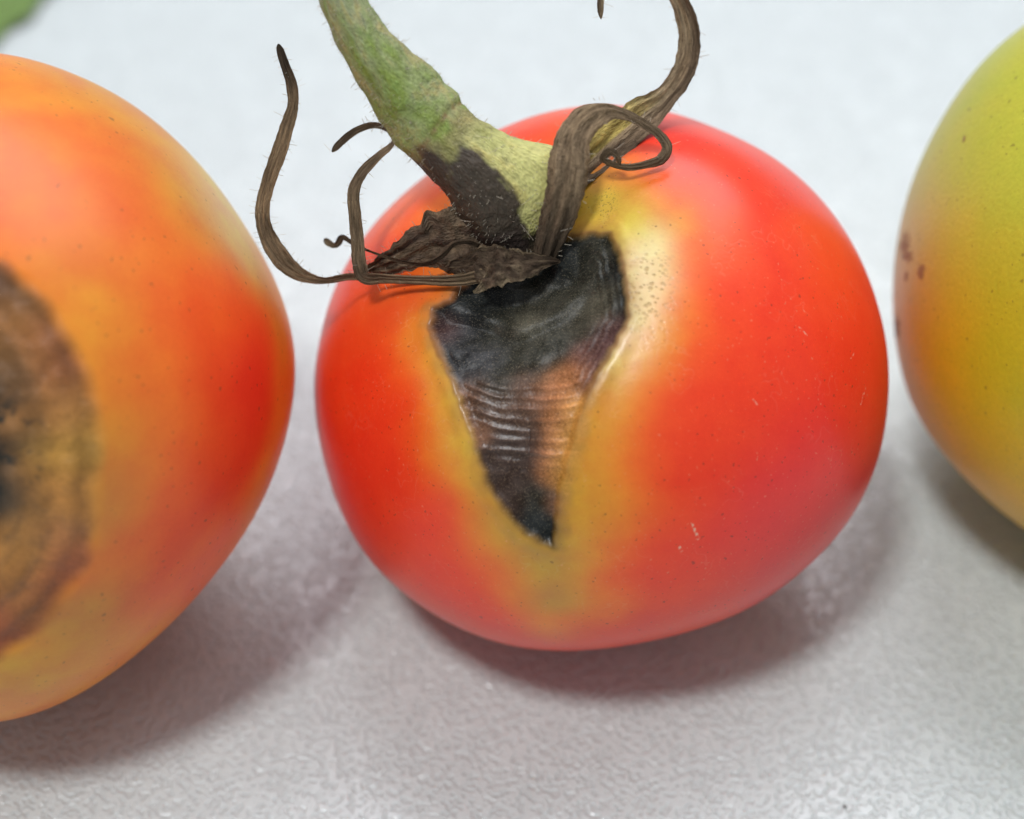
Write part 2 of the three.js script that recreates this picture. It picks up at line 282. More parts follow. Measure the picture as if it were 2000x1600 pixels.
const midRot = gridField(mid, 768, 384, colourField(mid, [
  [900, 575, black, 1], [950, 560, black, 1.2], [1010, 560, soot, 1.2], [1000, 500, black, 1.3], [890, 630, slate, 1], [860, 640, plum, 0.6], [950, 640, soot, 1.2], [1020, 620, ash, 1], [1060, 590, soot, 1], [1120, 560, [0.05, 0.047, 0.034], 1.2], [1150, 500, soot, 1.2], [1100, 500, black, 1], [1170, 590, ash, 0.9], [1130, 620, [0.055, 0.05, 0.036], 1], [1205, 520, black, 0.7], [1212, 590, black, 0.7], [1195, 640, plum, 0.8], [1170, 690, plum, 0.8], [1140, 700, [0.13, 0.06, 0.045], 0.8], [1060, 660, [0.05, 0.05, 0.04], 1.2], [1000, 690, soot, 1.2], [930, 700, slate, 1.1], [900, 720, slate, 0.9],
  [1060, 715, soot, 0.9], [960, 745, soot, 0.9], [1010, 755, sepia, 0.8], [1080, 745, rust, 0.8], [1120, 740, rust, 0.8], [1040, 780, brown, 0.7], [1090, 780, rust, 0.8], [920, 770, sepia, 0.8], [900, 780, brown, 0.6], [960, 800, sepia, 0.9], [1020, 820, sepia, 0.9], [1080, 825, rust, 0.7], [1120, 800, copper, 0.8], [1150, 750, plum, 0.6], [1112, 850, copper, 0.8], [980, 860, dusk, 0.9], [935, 850, brown, 0.5], [1030, 870, dusk, 0.8], [1075, 880, rust, 0.7], [1100, 890, copper, 0.6], [960, 910, dusk, 0.8], [1020, 920, dusk, 0.9], [1062, 930, rust, 0.6], [1088, 930, copper, 0.6], [1000, 970, dusk, 0.8], [1045, 980, soot, 0.8], [1078, 990, brown, 0.5], [1040, 1020, black, 0.8], [1060, 1050, black, 0.7], [1000, 1000, dusk, 0.5],
], sepia));
const crack0 = midChart.px(1028, 800)[0], tailL = midChart.px(1050, 850)[0], tailR = midChart.px(1110, 850)[0], Y700 = WR(700), Y900 = WR(900), Y780 = WR(780), Y800 = WR(800), Y925 = WR(925), Y905 = WR(905);
const crackX = (Y) => crack0 + 0.5 * noise(2, Y * 0.6, 4) + 0.15 * noise(2, Y * 2.5, 4);
const scratches = [[1690, 755, 1680, 790], [1352, 1022, 1362, 1050], [1326, 1066, 1332, 1076], [1668, 690, 1660, 700], [1560, 640, 1575, 655], [1470, 780, 1478, 790]].map(([a, b, c, e]) => [midChart.px(a, b), midChart.px(c, e)]);
const fleck = midChart.px(1185, 405), creamAt = midChart.px(1268, 560);
const hash = (i, j, k) => { let h = Math.imul(i, 374761393) ^ Math.imul(j, 668265263) ^ Math.imul(k, 2147483647); h = Math.imul(h ^ (h >>> 13), 1274126177); return ((h ^ (h >>> 16)) >>> 0) / 4294967296; };
function dots(X, Y, cell, size, share, k) {   // scattered round spots: 1 in a spot, 0 outside
  const i = Math.floor(X / cell), j = Math.floor(Y / cell); let m = 0;
  for (let a = -1; a <= 1; a++) for (let b = -1; b <= 1; b++) { if (hash(i + a, j + b, k) > share) continue; const x = (i + a + hash(i + a, j + b, k + 1)) * cell, y = (j + b + hash(i + a, j + b, k + 2)) * cell, r = size * (0.5 + hash(i + a, j + b, k + 3)); m = Math.max(m, smooth(r, r * 0.4, Math.hypot(X - x, Y - y))); }
  return m;
}
const sparse = (d, f, th, k) => { const n = noise(d.x * f, d.y * f, d.z * f + k); return smooth(th, th + 0.08, n); };
const midTex = fruitTextures(mid, 2048, 1024, (d) => {
  let [r, g, b] = midSkin(d), ro = 0.37, h = 0.5, coat = 0.14, spec = 0.8;
  const m1 = fbm(d.x * 9, d.y * 9, d.z * 9, 3), m2 = noise(d.x * 90, d.y * 90, d.z * 90), m3 = noise(d.x * 240, d.y * 240, d.z * 240);
  const v = 1 + 0.10 * m1 + 0.05 * m2 + 0.05 * m3; r *= mix(1, v, 0.5); g *= v + 0.25 * m1; b *= v;
  h += 0.04 * m2 + 0.05 * m3; ro += 0.04 * m1 + 0.05 * m3;
  const vein = smooth(0.035, 0.008, Math.abs(fbm(d.x * 16, d.y * 16, d.z * 16 + 9, 2))) * smooth(0.05, 0.3, noise(d.x * 6, d.y * 6, d.z * 6 + 30)); g = mix(g, g + 0.10, 0.3 * vein); b = mix(b, b + 0.07, 0.3 * vein); h -= 0.08 * vein;
  const dark = sparse(d, 58, 0.66, 3) * 0.5 + sparse(d, 110, 0.62, 9) * 0.6, pale = sparse(d, 110, 0.58, 21);
  r = mix(r, 0.10, clamp(dark)); g = mix(g, 0.03, clamp(dark)); b = mix(b, 0.015, clamp(dark));
  r = mix(r, 0.75, 0.35 * pale); g = mix(g, 0.35, 0.35 * pale); b = mix(b, 0.2, 0.35 * pale);
  if (d.dot(midChart.a) > 0.05) {
    const [X, Y] = midChart.of(d);
    for (const [n, [A, B]] of scratches.entries()) {
      const ex = B[0] - A[0], ey = B[1] - A[1], t = clamp(((X - A[0]) * ex + (Y - A[1]) * ey) / (ex * ex + ey * ey)), q = Math.hypot(X - A[0] - ex * t + 0.1 * noise(X * 3, Y * 3, 7), Y - A[1] - ey * t), s = (n === 1 || n === 2 ? 1.6 * smooth(0.16, 0.05, q) : smooth(0.09, 0.03, q)) * 0.5 * clamp(0.5 + 2 * noise(X * 4, Y * 4, 11));
      r = mix(r, 0.75, s); g = mix(g, 0.5, s); b = mix(b, 0.35, s); h -= 0.3 * s;
    }
    const fx = X - fleck[0], fy = Y - fleck[1], fq = Math.exp(-(fx * fx / 0.5 + fy * fy / 1.6));
    if (fq > 0.05) { const s = 0.7 * dots(X, Y, 0.15, 0.06, 0.5, 11) * clamp(1.3 * fq); r = mix(r, 0.05, s); g = mix(g, 0.04, s); b = mix(b, 0.02, s); }
    const cx = X - creamAt[0], cy = Y - creamAt[1], cq = Math.exp(-(cx * cx / 2.2 + cy * cy / 9));
    if (cq > 0.05) { const s = dots(X, Y, 0.36, 0.15, 0.6, 31) * clamp(1.3 * cq); r = mix(r, 0.40, 0.6 * s); g = mix(g, 0.24, 0.6 * s); b = mix(b, 0.09, 0.6 * s); h -= 0.8 * s; }
    const s = lesion.at(X, Y) + 0.2 * noise(X * 1.2, Y * 1.2, 5) + 0.02 * noise(X * 3, Y * 3, 15);
    if (s < 3) {   // a brownish water-soaked margin with a blotchy outline round the rot
      const soak = 0.55 * smooth(1.5, 0.0, s + 0.9 * fbm(X * 0.8, Y * 0.8, 40, 2)); r = mix(r, 0.36, soak); g = mix(g, 0.19, soak); b = mix(b, 0.04, soak);
    }
    if (s < 1.8) {
      const tail = smooth(Y700, Y900, Y);
      const soft = mix(0.42, 1.5, tail * smooth(tailL, tailR, X)), w = smooth(soft, -soft * 0.75, s);
      let [R, G, B] = midRot(d);
      const n1 = fbm(X * 0.7, Y * 0.7, 1, 3), n2 = noise(X * 5, Y * 5, 2), n3 = noise(X * 13, Y * 13, 8), k = 1 + 0.6 * n1 + 0.35 * n2 + 0.7 * n3;
      R *= k; G *= k; B *= k;
      const gl = smooth(0.25, 0.6, n3 + 0.4 * n2) * 0.09; R += gl; G += gl * 0.78; B += gl * 0.48;
      const wk = wrinkle(X, Y); R = mix(R, R * 1.5 + 0.03, wk * 0.6); G = mix(G, G * 1.4 + 0.02, wk * 0.6); B = mix(B, B * 1.4 + 0.015, wk * 0.6);
      const ck = 0.7 * smooth(0.09, 0.02, Math.abs(X - crackX(Y))) * clamp(0.6 + 1.5 * noise(7, Y * 1.2, 1)) * smooth(Y780, Y800, Y) * smooth(Y925, Y905, Y);
      R *= 1 - 0.7 * ck; G *= 1 - 0.7 * ck; B *= 1 - 0.7 * ck;
      const edge = Math.exp(-((s - 0.12) ** 2) / 0.03) * (1 - tail);
      r = mix(r, R, w); g = mix(g, G, w); b = mix(b, B, w);
      r = mix(r, 0.20, 0.5 * edge); g = mix(g, 0.08, 0.5 * edge); b = mix(b, 0.03, 0.5 * edge);
      coat = mix(coat, 0.10 * smooth(Y700, Y800, Y), w); spec = mix(spec, clamp(mix(0.4, 0.8, smooth(Y700, Y800, Y) * smooth(Y925 - 2.5, Y905, Y)) + 0.9 * n1), w); ro = mix(ro, mix(0.40, 0.36, smooth(Y700, Y800, Y) * smooth(Y925 - 2.5, Y905, Y)) + 0.15 * n1 + 0.12 * n3, w); h = mix(h, 0.5 + 0.3 * n1 + 0.16 * n2 + 0.2 * n3 + 0.5 * wk - 0.8 * ck, w);
    }
  }
  return [r, g, b, ro, h, coat, spec];
});
const midMat = new THREE.MeshPhysicalMaterial({ ...midTex, bumpScale: 0.00007, roughness: 1, clearcoat: 1, clearcoatRoughness: 0.22 });
const tomato = fruitThing('tomato', mid, 'red tomato with green stem, dried brown sepals and a black wedge of rot');
{
  const [skin, rot] = fruitMesh(mid, originOf(mid), 760, 520, (d) => d.dot(midChart.a) > 0.1 && lesion.at(...midChart.of(d)) < 0);
  meshOf('skin', skin, midMat, tomato);
  meshOf('rot_patch', rot, midMat, tomato).userData.label = 'sunken black and brown rotten wedge below the calyx';
}

// ------------------------------------------------------------------ left tomato
const left = new Fruit({ px: -82, py: 755, rpx: 655, axisPx: [-260, 800], squash: 0.97, outline: [[578, 690], [575, 760], [560, 850], [530, 940], [480, 1040], [420, 1120], [340, 1210], [260, 1280], [170, 1345], [80, 1390], [0, 1412], [-82, 1415], [-300, 1375], [-500, 1260], [-650, 1080], [-720, 900], [-730, 740], [-700, 550], [-620, 380], [-480, 230], [-300, 130], [-82, 98], [0, 104], [70, 118], [150, 148], [240, 192], [330, 262], [410, 345], [470, 430], [520, 510], [558, 600]] });
const leftChart = new Chart(left, -20, 900);
const ring = new Patch(leftChart, [[-330, 560], [-150, 470], [0, 512], [62, 562], [112, 622], [152, 685], [180, 760], [194, 850], [190, 950], [180, 1050], [152, 1132], [104, 1202], [42, 1258], [0, 1285], [-120, 1310], [-280, 1270], [-420, 1120], [-460, 900], [-420, 700]], 260);
left.extra = (d) => {
  if (d.dot(leftChart.a) < 0.1) return 0;
  const [X, Y] = leftChart.of(d), s = ring.at(X, Y) + 0.3 * noise(X * 0.5, Y * 0.5, 2);
  if (s > 5) return 0;
  return -0.7 * smooth(0.5, -1.4, s) - 1.4 * smooth(0, -6, s) + 0.14 * smooth(0, -1, s) * Math.sin(s * 3.4) + 0.14 * smooth(0, -2, s) * fbm(X * 0.7, Y * 0.7, 4, 2);
};
const peach = [0.66, 0.22, 0.06], ochre = [0.46, 0.24, 0.04], tan = [0.42, 0.18, 0.04], bark = [0.27, 0.12, 0.034], mauve = [0.30, 0.085, 0.033];
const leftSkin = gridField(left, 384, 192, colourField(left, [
  [30, 140, orange, 4], [150, 170, amber, 3], [250, 215, amber, 3], [30, 260, orange, 4], [250, 240, orange, 3.5], [330, 300, amber, 3], [420, 380, straw, 2.6], [450, 450, straw, 2.4], [370, 400, amber, 3], [200, 350, [0.80, 0.14, 0.018], 3.5], [280, 420, [0.80, 0.14, 0.018], 3], [90, 380, [0.74, 0.15, 0.03], 4], [60, 470, orange, 3], [30, 440, vermilion, 3], [110, 540, amber, 2.4], [180, 560, orange, 2.6], [200, 650, amber, 2.4], [160, 620, orange, 1.6], [330, 560, [0.80, 0.14, 0.018], 3], [430, 560, vermilion, 2.6], [500, 520, amber, 2.2], [545, 600, amber, 2.2], [566, 690, amber, 2.2], [564, 760, orange, 2.2], [550, 840, orange, 2.2], [500, 640, scarlet, 2.4], [430, 660, scarlet, 2.6], [340, 680, vermilion, 2.8], [260, 740, [0.80, 0.14, 0.018], 2.6], [230, 830, amber, 2.2], [220, 920, ochre, 2.2], [225, 1010, ochre, 2.2], [300, 830, [0.80, 0.14, 0.018], 2.6], [490, 770, red, 2.4], [440, 820, scarlet, 2.6], [370, 860, vermilion, 2.6], [480, 880, scarlet, 2.4], [400, 960, scarlet, 2.6], [320, 980, vermilion, 2.6], [300, 920, [0.80, 0.14, 0.018], 2.4], [515, 940, orange, 2], [430, 1040, vermilion, 2.4], [300, 1060, scarlet, 2.4], [240, 1100, orange, 2.2], [200, 1180, ochre, 2], [260, 1180, vermilion, 2.2], [360, 1120, vermilion, 2.4], [180, 1250, amber, 2.2], [240, 1260, orange, 2.4], [130, 1300, orange, 2.4], [60, 1330, amber, 2.4], [20, 1380, orange, 2.4],  // amber and orange along the right edge: rim sheen put into the skin colour
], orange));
const leftRot = gridField(left, 384, 192, colourField(left, [
  [0, 560, plum, 1.5], [40, 590, tan, 1.5], [90, 650, mauve, 1.2], [20, 650, bark, 2], [60, 700, tan, 1.6], [120, 720, mauve, 1.2], [140, 800, tan, 1.4], [170, 880, ochre, 1.3], [150, 960, tan, 1.4], [100, 800, bark, 1.4], [20, 720, soot, 1.3], [5, 770, black, 1.2], [50, 780, bark, 1.2], [20, 840, tan, 0.8], [55, 870, black, 1.0], [5, 900, black, 1.0], [40, 740, soot, 1.0], [30, 960, soot, 0.9], [100, 900, ochre, 1.2], [90, 960, tan, 1.2], [40, 930, bark, 1], [10, 990, black, 1.1], [40, 1000, soot, 1], [90, 1020, [0.34, 0.16, 0.04], 1.1], [60, 1080, [0.34, 0.16, 0.04], 1.3], [120, 1060, rust, 1], [140, 1110, mauve, 1], [20, 1120, tan, 1.5], [100, 1170, mauve, 1.2], [50, 1190, bark, 1.3], [10, 1230, mauve, 1.3], [-100, 900, soot, 3],
], bark));
const [mouldX, mouldY] = leftChart.px(15, 890);
const leftTex = fruitTextures(left, 1536, 768, (d) => {
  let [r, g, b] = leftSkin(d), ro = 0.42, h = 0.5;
  const m1 = fbm(d.x * 7, d.y * 7, d.z * 7, 3), m2 = noise(d.x * 80, d.y * 80, d.z * 80), m3 = noise(d.x * 200, d.y * 200, d.z * 200), v = 1 + 0.12 * m1 + 0.05 * m2 + 0.06 * m3;
  r *= mix(1, v, 0.5); g *= v + 0.3 * m1; b *= v; h += 0.05 * m2 + 0.05 * m3; ro += 0.05 * m1;
  const dark = clamp(sparse(d, 50, 0.67, 5) * 0.5 + sparse(d, 95, 0.62, 9) * 0.5);
  r = mix(r, 0.12, dark); g = mix(g, 0.05, dark); b = mix(b, 0.02, dark);
  if (d.dot(leftChart.a) > 0.05) {
    const [X, Y] = leftChart.of(d), s = ring.at(X, Y) + 0.5 * noise(X * 0.4, Y * 0.4, 2), w = smooth(0.6, -0.6, s);
    if (w > 0) {
      let [R, G, B] = leftRot(d); const n1 = fbm(X * 0.8, Y * 0.8, 1, 3), n2 = noise(X * 3, Y * 3, 2), n3 = noise(X * 8, Y * 8, 8), k = 1 + 0.3 * n1 + 0.15 * n2 + 0.22 * n3;
      const band = 1 + 0.13 * Math.sin(s * 2.3 + 1.5 * n1) - 0.24 * Math.exp(-((s + 1.1) ** 2) / 0.6) * clamp(0.7 + 2 * noise(X * 0.25, Y * 0.25, 17));
      R *= k * band; G *= k * band; B *= k * band;
      const mould = 0.9 * smooth(0.05, 0.3, fbm(X * 0.55, Y * 0.55, 61, 3) + 0.25 * noise(X * 2.6, Y * 2.6, 9)) * smooth(5.5, 2.0, Math.hypot((X - mouldX) * 1.5, Y - mouldY)); R = mix(R, 0.012, mould); G = mix(G, 0.016, mould); B = mix(B, 0.013, mould);
      r = mix(r, R, w); g = mix(g, G, w); b = mix(b, B, w); ro = mix(ro, 0.5 + 0.2 * n1, w); h = mix(h, 0.5 + 0.4 * n1 + 0.3 * n2 + 0.2 * n3, w);
    }
  }
  return [r, g, b, ro, h];
});
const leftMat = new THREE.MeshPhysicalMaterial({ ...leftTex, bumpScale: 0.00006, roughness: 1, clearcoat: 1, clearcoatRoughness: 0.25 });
const leftTomato = fruitThing('tomato_001', left, 'large orange tomato with a round brown rotten patch of rings');
{
  const [skin, rot] = fruitMesh(left, originOf(left), 400, 260, (d) => d.dot(leftChart.a) > 0.05 && ring.at(...leftChart.of(d)) < 0);
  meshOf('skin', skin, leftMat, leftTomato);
  meshOf('rot_patch', rot, leftMat, leftTomato).userData.label = 'sunken brown rot with black spots';
}

// ------------------------------------------------------------------ right tomato
const rightF = new Fruit({ px: 2343, py: 540, rpx: 598, axisPx: [2500, 400], squash: 0.98, outline: [[2000, 50], [1940, 98], [1880, 170], [1830, 250], [1785, 345], [1758, 440], [1745, 540], [1745, 620], [1758, 710], [1785, 800], [1830, 872], [1900, 950], [2000, 1032], [2100, 1090], [2343, 1140], [2600, 1080], [2800, 920], [2920, 720], [2940, 540], [2900, 350], [2780, 130], [2600, 0], [2343, -60], [2150, -30]] });
const lime = [0.51, 0.52, 0.045], pear = [0.51, 0.44, 0.035], mustard = [0.70, 0.41, 0.016], honey = [0.76, 0.37, 0.022], moss = [0.54, 0.44, 0.015];
const rightSkin = gridField(rightF, 256, 128, colourField(rightF, [
  [1990, 120, lime, 4], [1950, 200, lime, 3.5], [1900, 250, lime, 3.5], [1900, 350, lime, 3.5], [1980, 350, lime, 4], [1830, 420, [0.55, 0.45, 0.11], 3], [1900, 500, pear, 3], [1980, 560, moss, 3.5], [1800, 560, [0.56, 0.38, 0.10], 2.4], [1860, 620, mustard, 2.8], [1790, 680, honey, 2.2], [1850, 740, mustard, 2.8], [1940, 700, moss, 3], [1990, 780, moss, 3], [1850, 830, honey, 2.4], [1920, 850, mustard, 2.8], [1990, 920, mustard, 3], [1920, 940, honey, 2.4], [1990, 1000, mustard, 2.5],
], pear));
const scabs = [[1768, 478, 0.55, 0.9], [1775, 500, 0.4, 0.5], [1800, 532, 0.35, 0.6], [1752, 640, 0.45, 0.9], [1885, 272, 0.16, 0.26], [1770, 540, 0.25, 0.4]].map(([x, y, a, b]) => [rightF.hit(x, y), a / rightF.R, b / rightF.R]);
const rightTex = fruitTextures(rightF, 1536, 768, (d) => {
  let [r, g, b] = rightSkin(d), ro = 0.40, h = 0.5;
  const m1 = fbm(d.x * 7, d.y * 7, d.z * 7 + 4, 3), m2 = noise(d.x * 75, d.y * 75, d.z * 75), m3 = noise(d.x * 180, d.y * 180, d.z * 180), v = 1 + 0.12 * m1 + 0.07 * m2 + 0.07 * m3;
  r *= v; g *= v - 0.1 * m1; b *= v; h += 0.16 * m2 + 0.12 * m3;
  const dark = clamp(sparse(d, 46, 0.66, 15) * 0.5 + sparse(d, 85, 0.6, 19) * 0.5);
  r = mix(r, 0.14, dark); g = mix(g, 0.08, dark); b = mix(b, 0.02, dark);
  for (const [c, a, e] of scabs) { if (c.dot(d) < 0.99) continue; const q = d.clone().sub(c), s = smooth(1.25, 0.7, Math.hypot(q.dot(rightF.vx) / a, q.dot(rightF.vy) / e) + 1.0 * noise(d.x * 60, d.y * 60, d.z * 60)); r = mix(r, 0.24, 0.8 * s); g = mix(g, 0.12, 0.8 * s); b = mix(b, 0.06, 0.8 * s); ro = mix(ro, 0.7, s); h += 0.3 * s; }
  return [r, g, b, ro, h];
});
const rightMat = new THREE.MeshPhysicalMaterial({ ...rightTex, bumpScale: 0.00007, roughness: 1, clearcoat: 1, clearcoatRoughness: 0.25 });
const rightTomato = fruitThing('tomato_002', rightF, 'unripe yellow green tomato with tiny brown scabs');
meshOf('skin', fruitMesh(rightF, originOf(rightF), 400, 260)[0], rightMat, rightTomato);

// ------------------------------------------------------------------ stem, sepals, hairs of the middle tomato
const origin = originOf(mid);
const local = (p) => p.clone().sub(origin).multiplyScalar(MM);
function fibreTex(W, H, dark, light, fine, stretch) {   // long streaks along v
  const c = new Uint8Array(W * H * 4), h = new Float32Array(W * H * 4);
  for (let j = 0; j < H; j++) for (let i = 0; i < W; i++) {
    const x = i / W, y = j / H, k = (j * W + i) * 4, a = fbm(x * fine, y * stretch, 3, 3), b = noise(x * fine * 3, y * stretch * 5, 8), e = noise(x * 40, y * 260, 1) + 0.6 * noise(x * 70, y * 480, 5);
    const t = clamp(0.5 + 0.75 * a + 0.22 * b + 0.34 * e);
    for (let q = 0; q < 3; q++) c[k + q] = toSrgb(mix(dark[q], light[q], t)); c[k + 3] = 255;
    h[k] = h[k + 1] = h[k + 2] = 0.5 + 0.6 * a + 0.3 * b + 0.3 * e; h[k + 3] = 1;
  }
  return [dataTex(W, H, c, true), dataTex(W, H, h)];
}
const [sepCol, sepBump] = fibreTex(256, 1024, [0.20, 0.175, 0.145], [1, 0.98, 0.95], 13, 7);
const sepalMat = new THREE.MeshPhysicalMaterial({ map: sepCol, bumpMap: sepBump, bumpScale: 0.0003, roughness: 0.66, vertexColors: true, side: THREE.DoubleSide, specularIntensity: 0.4 });
const hairMat = new THREE.MeshPhysicalMaterial({ color: new THREE.Color().setRGB(0.50, 0.44, 0.34), roughness: 0.5 });
function growHairs(spots, owner) {   // fine bent hairs: [root, direction, length in mm]
  const geos = spots.map(([p, d, len]) => {
    const bend = V(rnd() - 0.5, rnd() - 0.5, rnd() - 0.5).multiplyScalar(0.7 * len), A = p.clone().addScaledVector(d, -0.06);
    const pts = [A, A.clone().addScaledVector(d, len * 0.5).addScaledVector(bend, 0.12), A.clone().addScaledVector(d, len).addScaledVector(bend, 0.5)].map(local);
    return new THREE.TubeGeometry(new THREE.QuadraticBezierCurve3(...pts), 4, (0.009 + 0.012 * rnd()) * MM, 3, false);
  });
  if (geos.length) meshOf('hairs', mergeGeometries(geos), hairMat, owner).userData.kind = 'stuff';
}
// a dried sepal: [px, py, t, width px, roll degrees] along its length; cup bends the blade, tint(s, side) colours it
function sepal(name, pts, { cup = 0.25, thick = 0.11, tint, hairs = 0, wave = 0.1, label, nl = 180, nw = 14, sd = 0, crumple = 0.12, slim = 0.82 }) {
  const P = pts.map(([x, y, t]) => off(x, y, t)), curve = new THREE.CatmullRomCurve3(P, false, 'centripetal');
  const L = P.length - 1, val = (s, k) => { const f = s * L, i = Math.min(L - 1, Math.floor(f)), u = f - i, g = (q) => pts[clamp(q, 0, L)][k]; const t2 = u * u, t3 = t2 * u; return 0.5 * (2 * g(i) + (g(i + 1) - g(i - 1)) * u + (2 * g(i - 1) - 5 * g(i) + 4 * g(i + 1) - g(i + 2)) * t2 + (3 * g(i) - g(i - 1) - 3 * g(i + 1) + g(i + 2)) * t3); };
  const pos = [], uv = [], col = [], idx = [], loop = [], hairSpots = [];
  for (let q = 0; q <= nw; q++) loop.push([-1 + 2 * q / nw, 1]);
  for (let q = nw; q >= 0; q--) loop.push([-1 + 2 * q / nw, -1]);
  const M = loop.length;
  for (let i = 0; i <= nl; i++) {
    const s = i / nl, c = curve.getPoint(s), T = curve.getTangent(s), eye = EYE.clone().sub(c).normalize();
    let W = T.clone().cross(eye).normalize(); const N0 = W.clone().cross(T).normalize(), roll = val(s, 4) * DEG;
    const Wd = W.clone().multiplyScalar(Math.cos(roll)).addScaledVector(N0, Math.sin(roll)), N = Wd.clone().cross(T).normalize();
    const hw = Math.max(0.04, val(s, 3) * slim * DIST / FPX / 2) * (1 + 1.6 * wave * fbm(s * 14, sd, 1.5, 3)), tip = s > 0.97 ? Math.sqrt(Math.max(0.02, 1 - ((s - 0.97) / 0.03) ** 2)) : 1, taper = 0.35 + 0.65 * Math.min(1, hw / 0.5);
    loop.forEach(([a, f], q) => {
      const edge = 1 - 0.75 * a * a, ridge = 0.20 * Math.sin(a * 9 + 2 * noise(s * 5, sd, 0)) * Math.min(1, hw), rag = 1 + (nw > 20 ? 0.4 : 1) * (0.07 * noise(s * nl * 0.22, a > 0 ? 4 : 9, sd) + 0.04 * noise(s * nl * 0.45, a > 0 ? 4 : 9, sd)) * a * a;
      const n = cup * hw * (a * a) + ridge * 0.6 + crumple * hw * fbm(s * 9, a * 1.5, sd + 3, 3) + f * thick * taper * edge * 0.5;
      const p = local(c.clone().addScaledVector(Wd, a * hw * rag * tip).addScaledVector(N, n));
      pos.push(p.x, p.y, p.z); uv.push(0.5 + 0.5 * a * 0.9 + sd * 0.13, s * (P.length * 0.22) + sd * 0.31);
      const k = tint(s, a, f), vv = 1 + 0.8 * fbm(s * 16, a * 2, sd + 7, 3); col.push(k[0] * vv, k[1] * vv, k[2] * vv);
    });
    if (hairs && i % 3 === 0) for (let q = 0; q < hairs; q++) if (rnd() < 0.33) { const a = rnd() < 0.75 ? (rnd() < 0.5 ? -1 : 1) : rnd() * 2 - 1; hairSpots.push([c.clone().addScaledVector(Wd, a * hw), Wd.clone().multiplyScalar(a).addScaledVector(N, 0.8 * (rnd() - 0.3)).addScaledVector(T, 0.8 * (rnd() - 0.5)).normalize(), 0.25 + 0.75 * rnd() * rnd()]); }
  }
  for (let i = 0; i < nl; i++) for (let q = 0; q < M; q++) { const a = i * M + q, b = i * M + (q + 1) % M, c = a + M, d = b + M; idx.push(a, b, c, b, d, c); }
  for (const i of [0, nl]) { const base = i * M; for (let q = 1; q < M - 1; q++) i ? idx.push(base, base + q + 1, base + q) : idx.push(base, base + q, base + q + 1); }
  const g = new THREE.BufferGeometry();
  g.setAttribute('position', new THREE.Float32BufferAttribute(pos, 3)); g.setAttribute('uv', new THREE.Float32BufferAttribute(uv, 2)); g.setAttribute('color', new THREE.Float32BufferAttribute(col, 3)); g.setIndex(idx); g.computeVertexNormals();
  const m = meshOf(name, g, sepalMat, tomato); if (label) m.userData.label = label; growHairs(hairSpots, m); return m;
}
const dryB = [0.64, 0.465, 0.28], dryD = [0.30, 0.21, 0.135], dryK = [0.09, 0.068, 0.05], dryY = [0.90, 0.72, 0.20], dryT = [0.85, 0.66, 0.42];
const lerp3 = (a, b, t) => [mix(a[0], b[0], t), mix(a[1], b[1], t), mix(a[2], b[2], t)];
// broad blade lying over the left shoulder
sepal('sepal', [[985, 462, -18.6, 120, 0], [930, 462, -18.6, 150, 4], [880, 470, -18.2, 140, 10], [830, 482, -17.4, 110, 14], [780, 505, -16.4, 72, 20], [735, 522, -15.2, 34, 20], [705, 528, -14.0, 12, 10]], { cup: 0.16, tint: (s, a) => lerp3([0.22, 0.16, 0.12], dryB, clamp(0.25 + 0.5 * noise(s * 8, a * 4, 2))), hairs: 4, wave: 0.2, crumple: 0.3, sd: 1, nw: 28 });
// folded margin of that blade
sepal('sepal_001', [[935, 478, -19.6, 14, 40], [915, 470, -20.1, 16, 60], [885, 474, -20.2, 20, 65], [862, 496, -19.8, 22, 60], [835, 512, -19.2, 18, 50], [800, 513, -18.4, 12, 45], [760, 503, -17.6, 8, 40], [722, 490, -16.6, 6, 30], [690, 475, -14.5, 10, 20], [668, 464, -13.4, 14, 10], [655, 478, -13.0, 14, 20], [634, 468, -12.6, 15, 20]], { cup: 0.5, tint: (s) => lerp3(dryD, dryT, smooth(0.8, 1, s) * 0.7), wave: 0.25, sd: 2 });
// long thin sepal that rises at the far left
sepal('sepal_002', [[960, 520, -18.9, 40, 30], [900, 543, -18.8, 34, 40], [820, 546, -17.6, 30, 55], [740, 543, -16.4, 26, 55], [680, 540, -15.6, 24, 50], [630, 547, -15.2, 22, 40], [580, 532, -15.2, 34, 10], [545, 500, -15.6, 40, -5], [520, 455, -16, 34, 0], [513, 410, -16.4, 32, 10], [526, 355, -16.8, 32, 20], [545, 300, -17.2, 32, 10], [560, 250, -17.5, 30, 10], [572, 205, -17.6, 24, 0], [570, 165, -17.8, 26, 20], [556, 125, -18, 20, 10], [543, 86, -18, 16, 0]], { cup: 0.22, tint: (s) => lerp3(dryB, dryK, smooth(0.78, 0.95, s) * 0.85 + 0.5 * clamp(noise(s * 11, 1, 1))), hairs: 3, sd: 3, nl: 260 });
// sepal bent sharply upwards, its tip hooked behind the stem
sepal('sepal_003', [[970, 530, -19.4, 34, 20], [900, 546, -19.6, 32, 35], [820, 546, -18.8, 30, 45], [750, 543, -18, 28, 40], [712, 541, -17.6, 30, 20], [702, 515, -17.5, 30, 0], [698, 470, -17.5, 29, 0], [693, 420, -17.4, 28, -5], [691, 372, -17.2, 26, 0], [708, 338, -16.9, 24, 20], [738, 308, -16.6, 22, 35], [764, 285, -16.2, 18, 40], [768, 268, -15.6, 10, 60], [752, 250, -15.4, 12, 30], [728, 244, -15.6, 15, 20], [695, 255, -15.8, 16, 10], [668, 276, -16, 16, 0], [648, 297, -16, 12, 0]], { cup: 0.2, tint: (s) => lerp3(dryB, dryD, 0.3 + 0.7 * clamp(noise(s * 9, 5, 1)) + 0.4 * smooth(0.7, 0.9, s)), hairs: 2, sd: 4, nl: 300 });
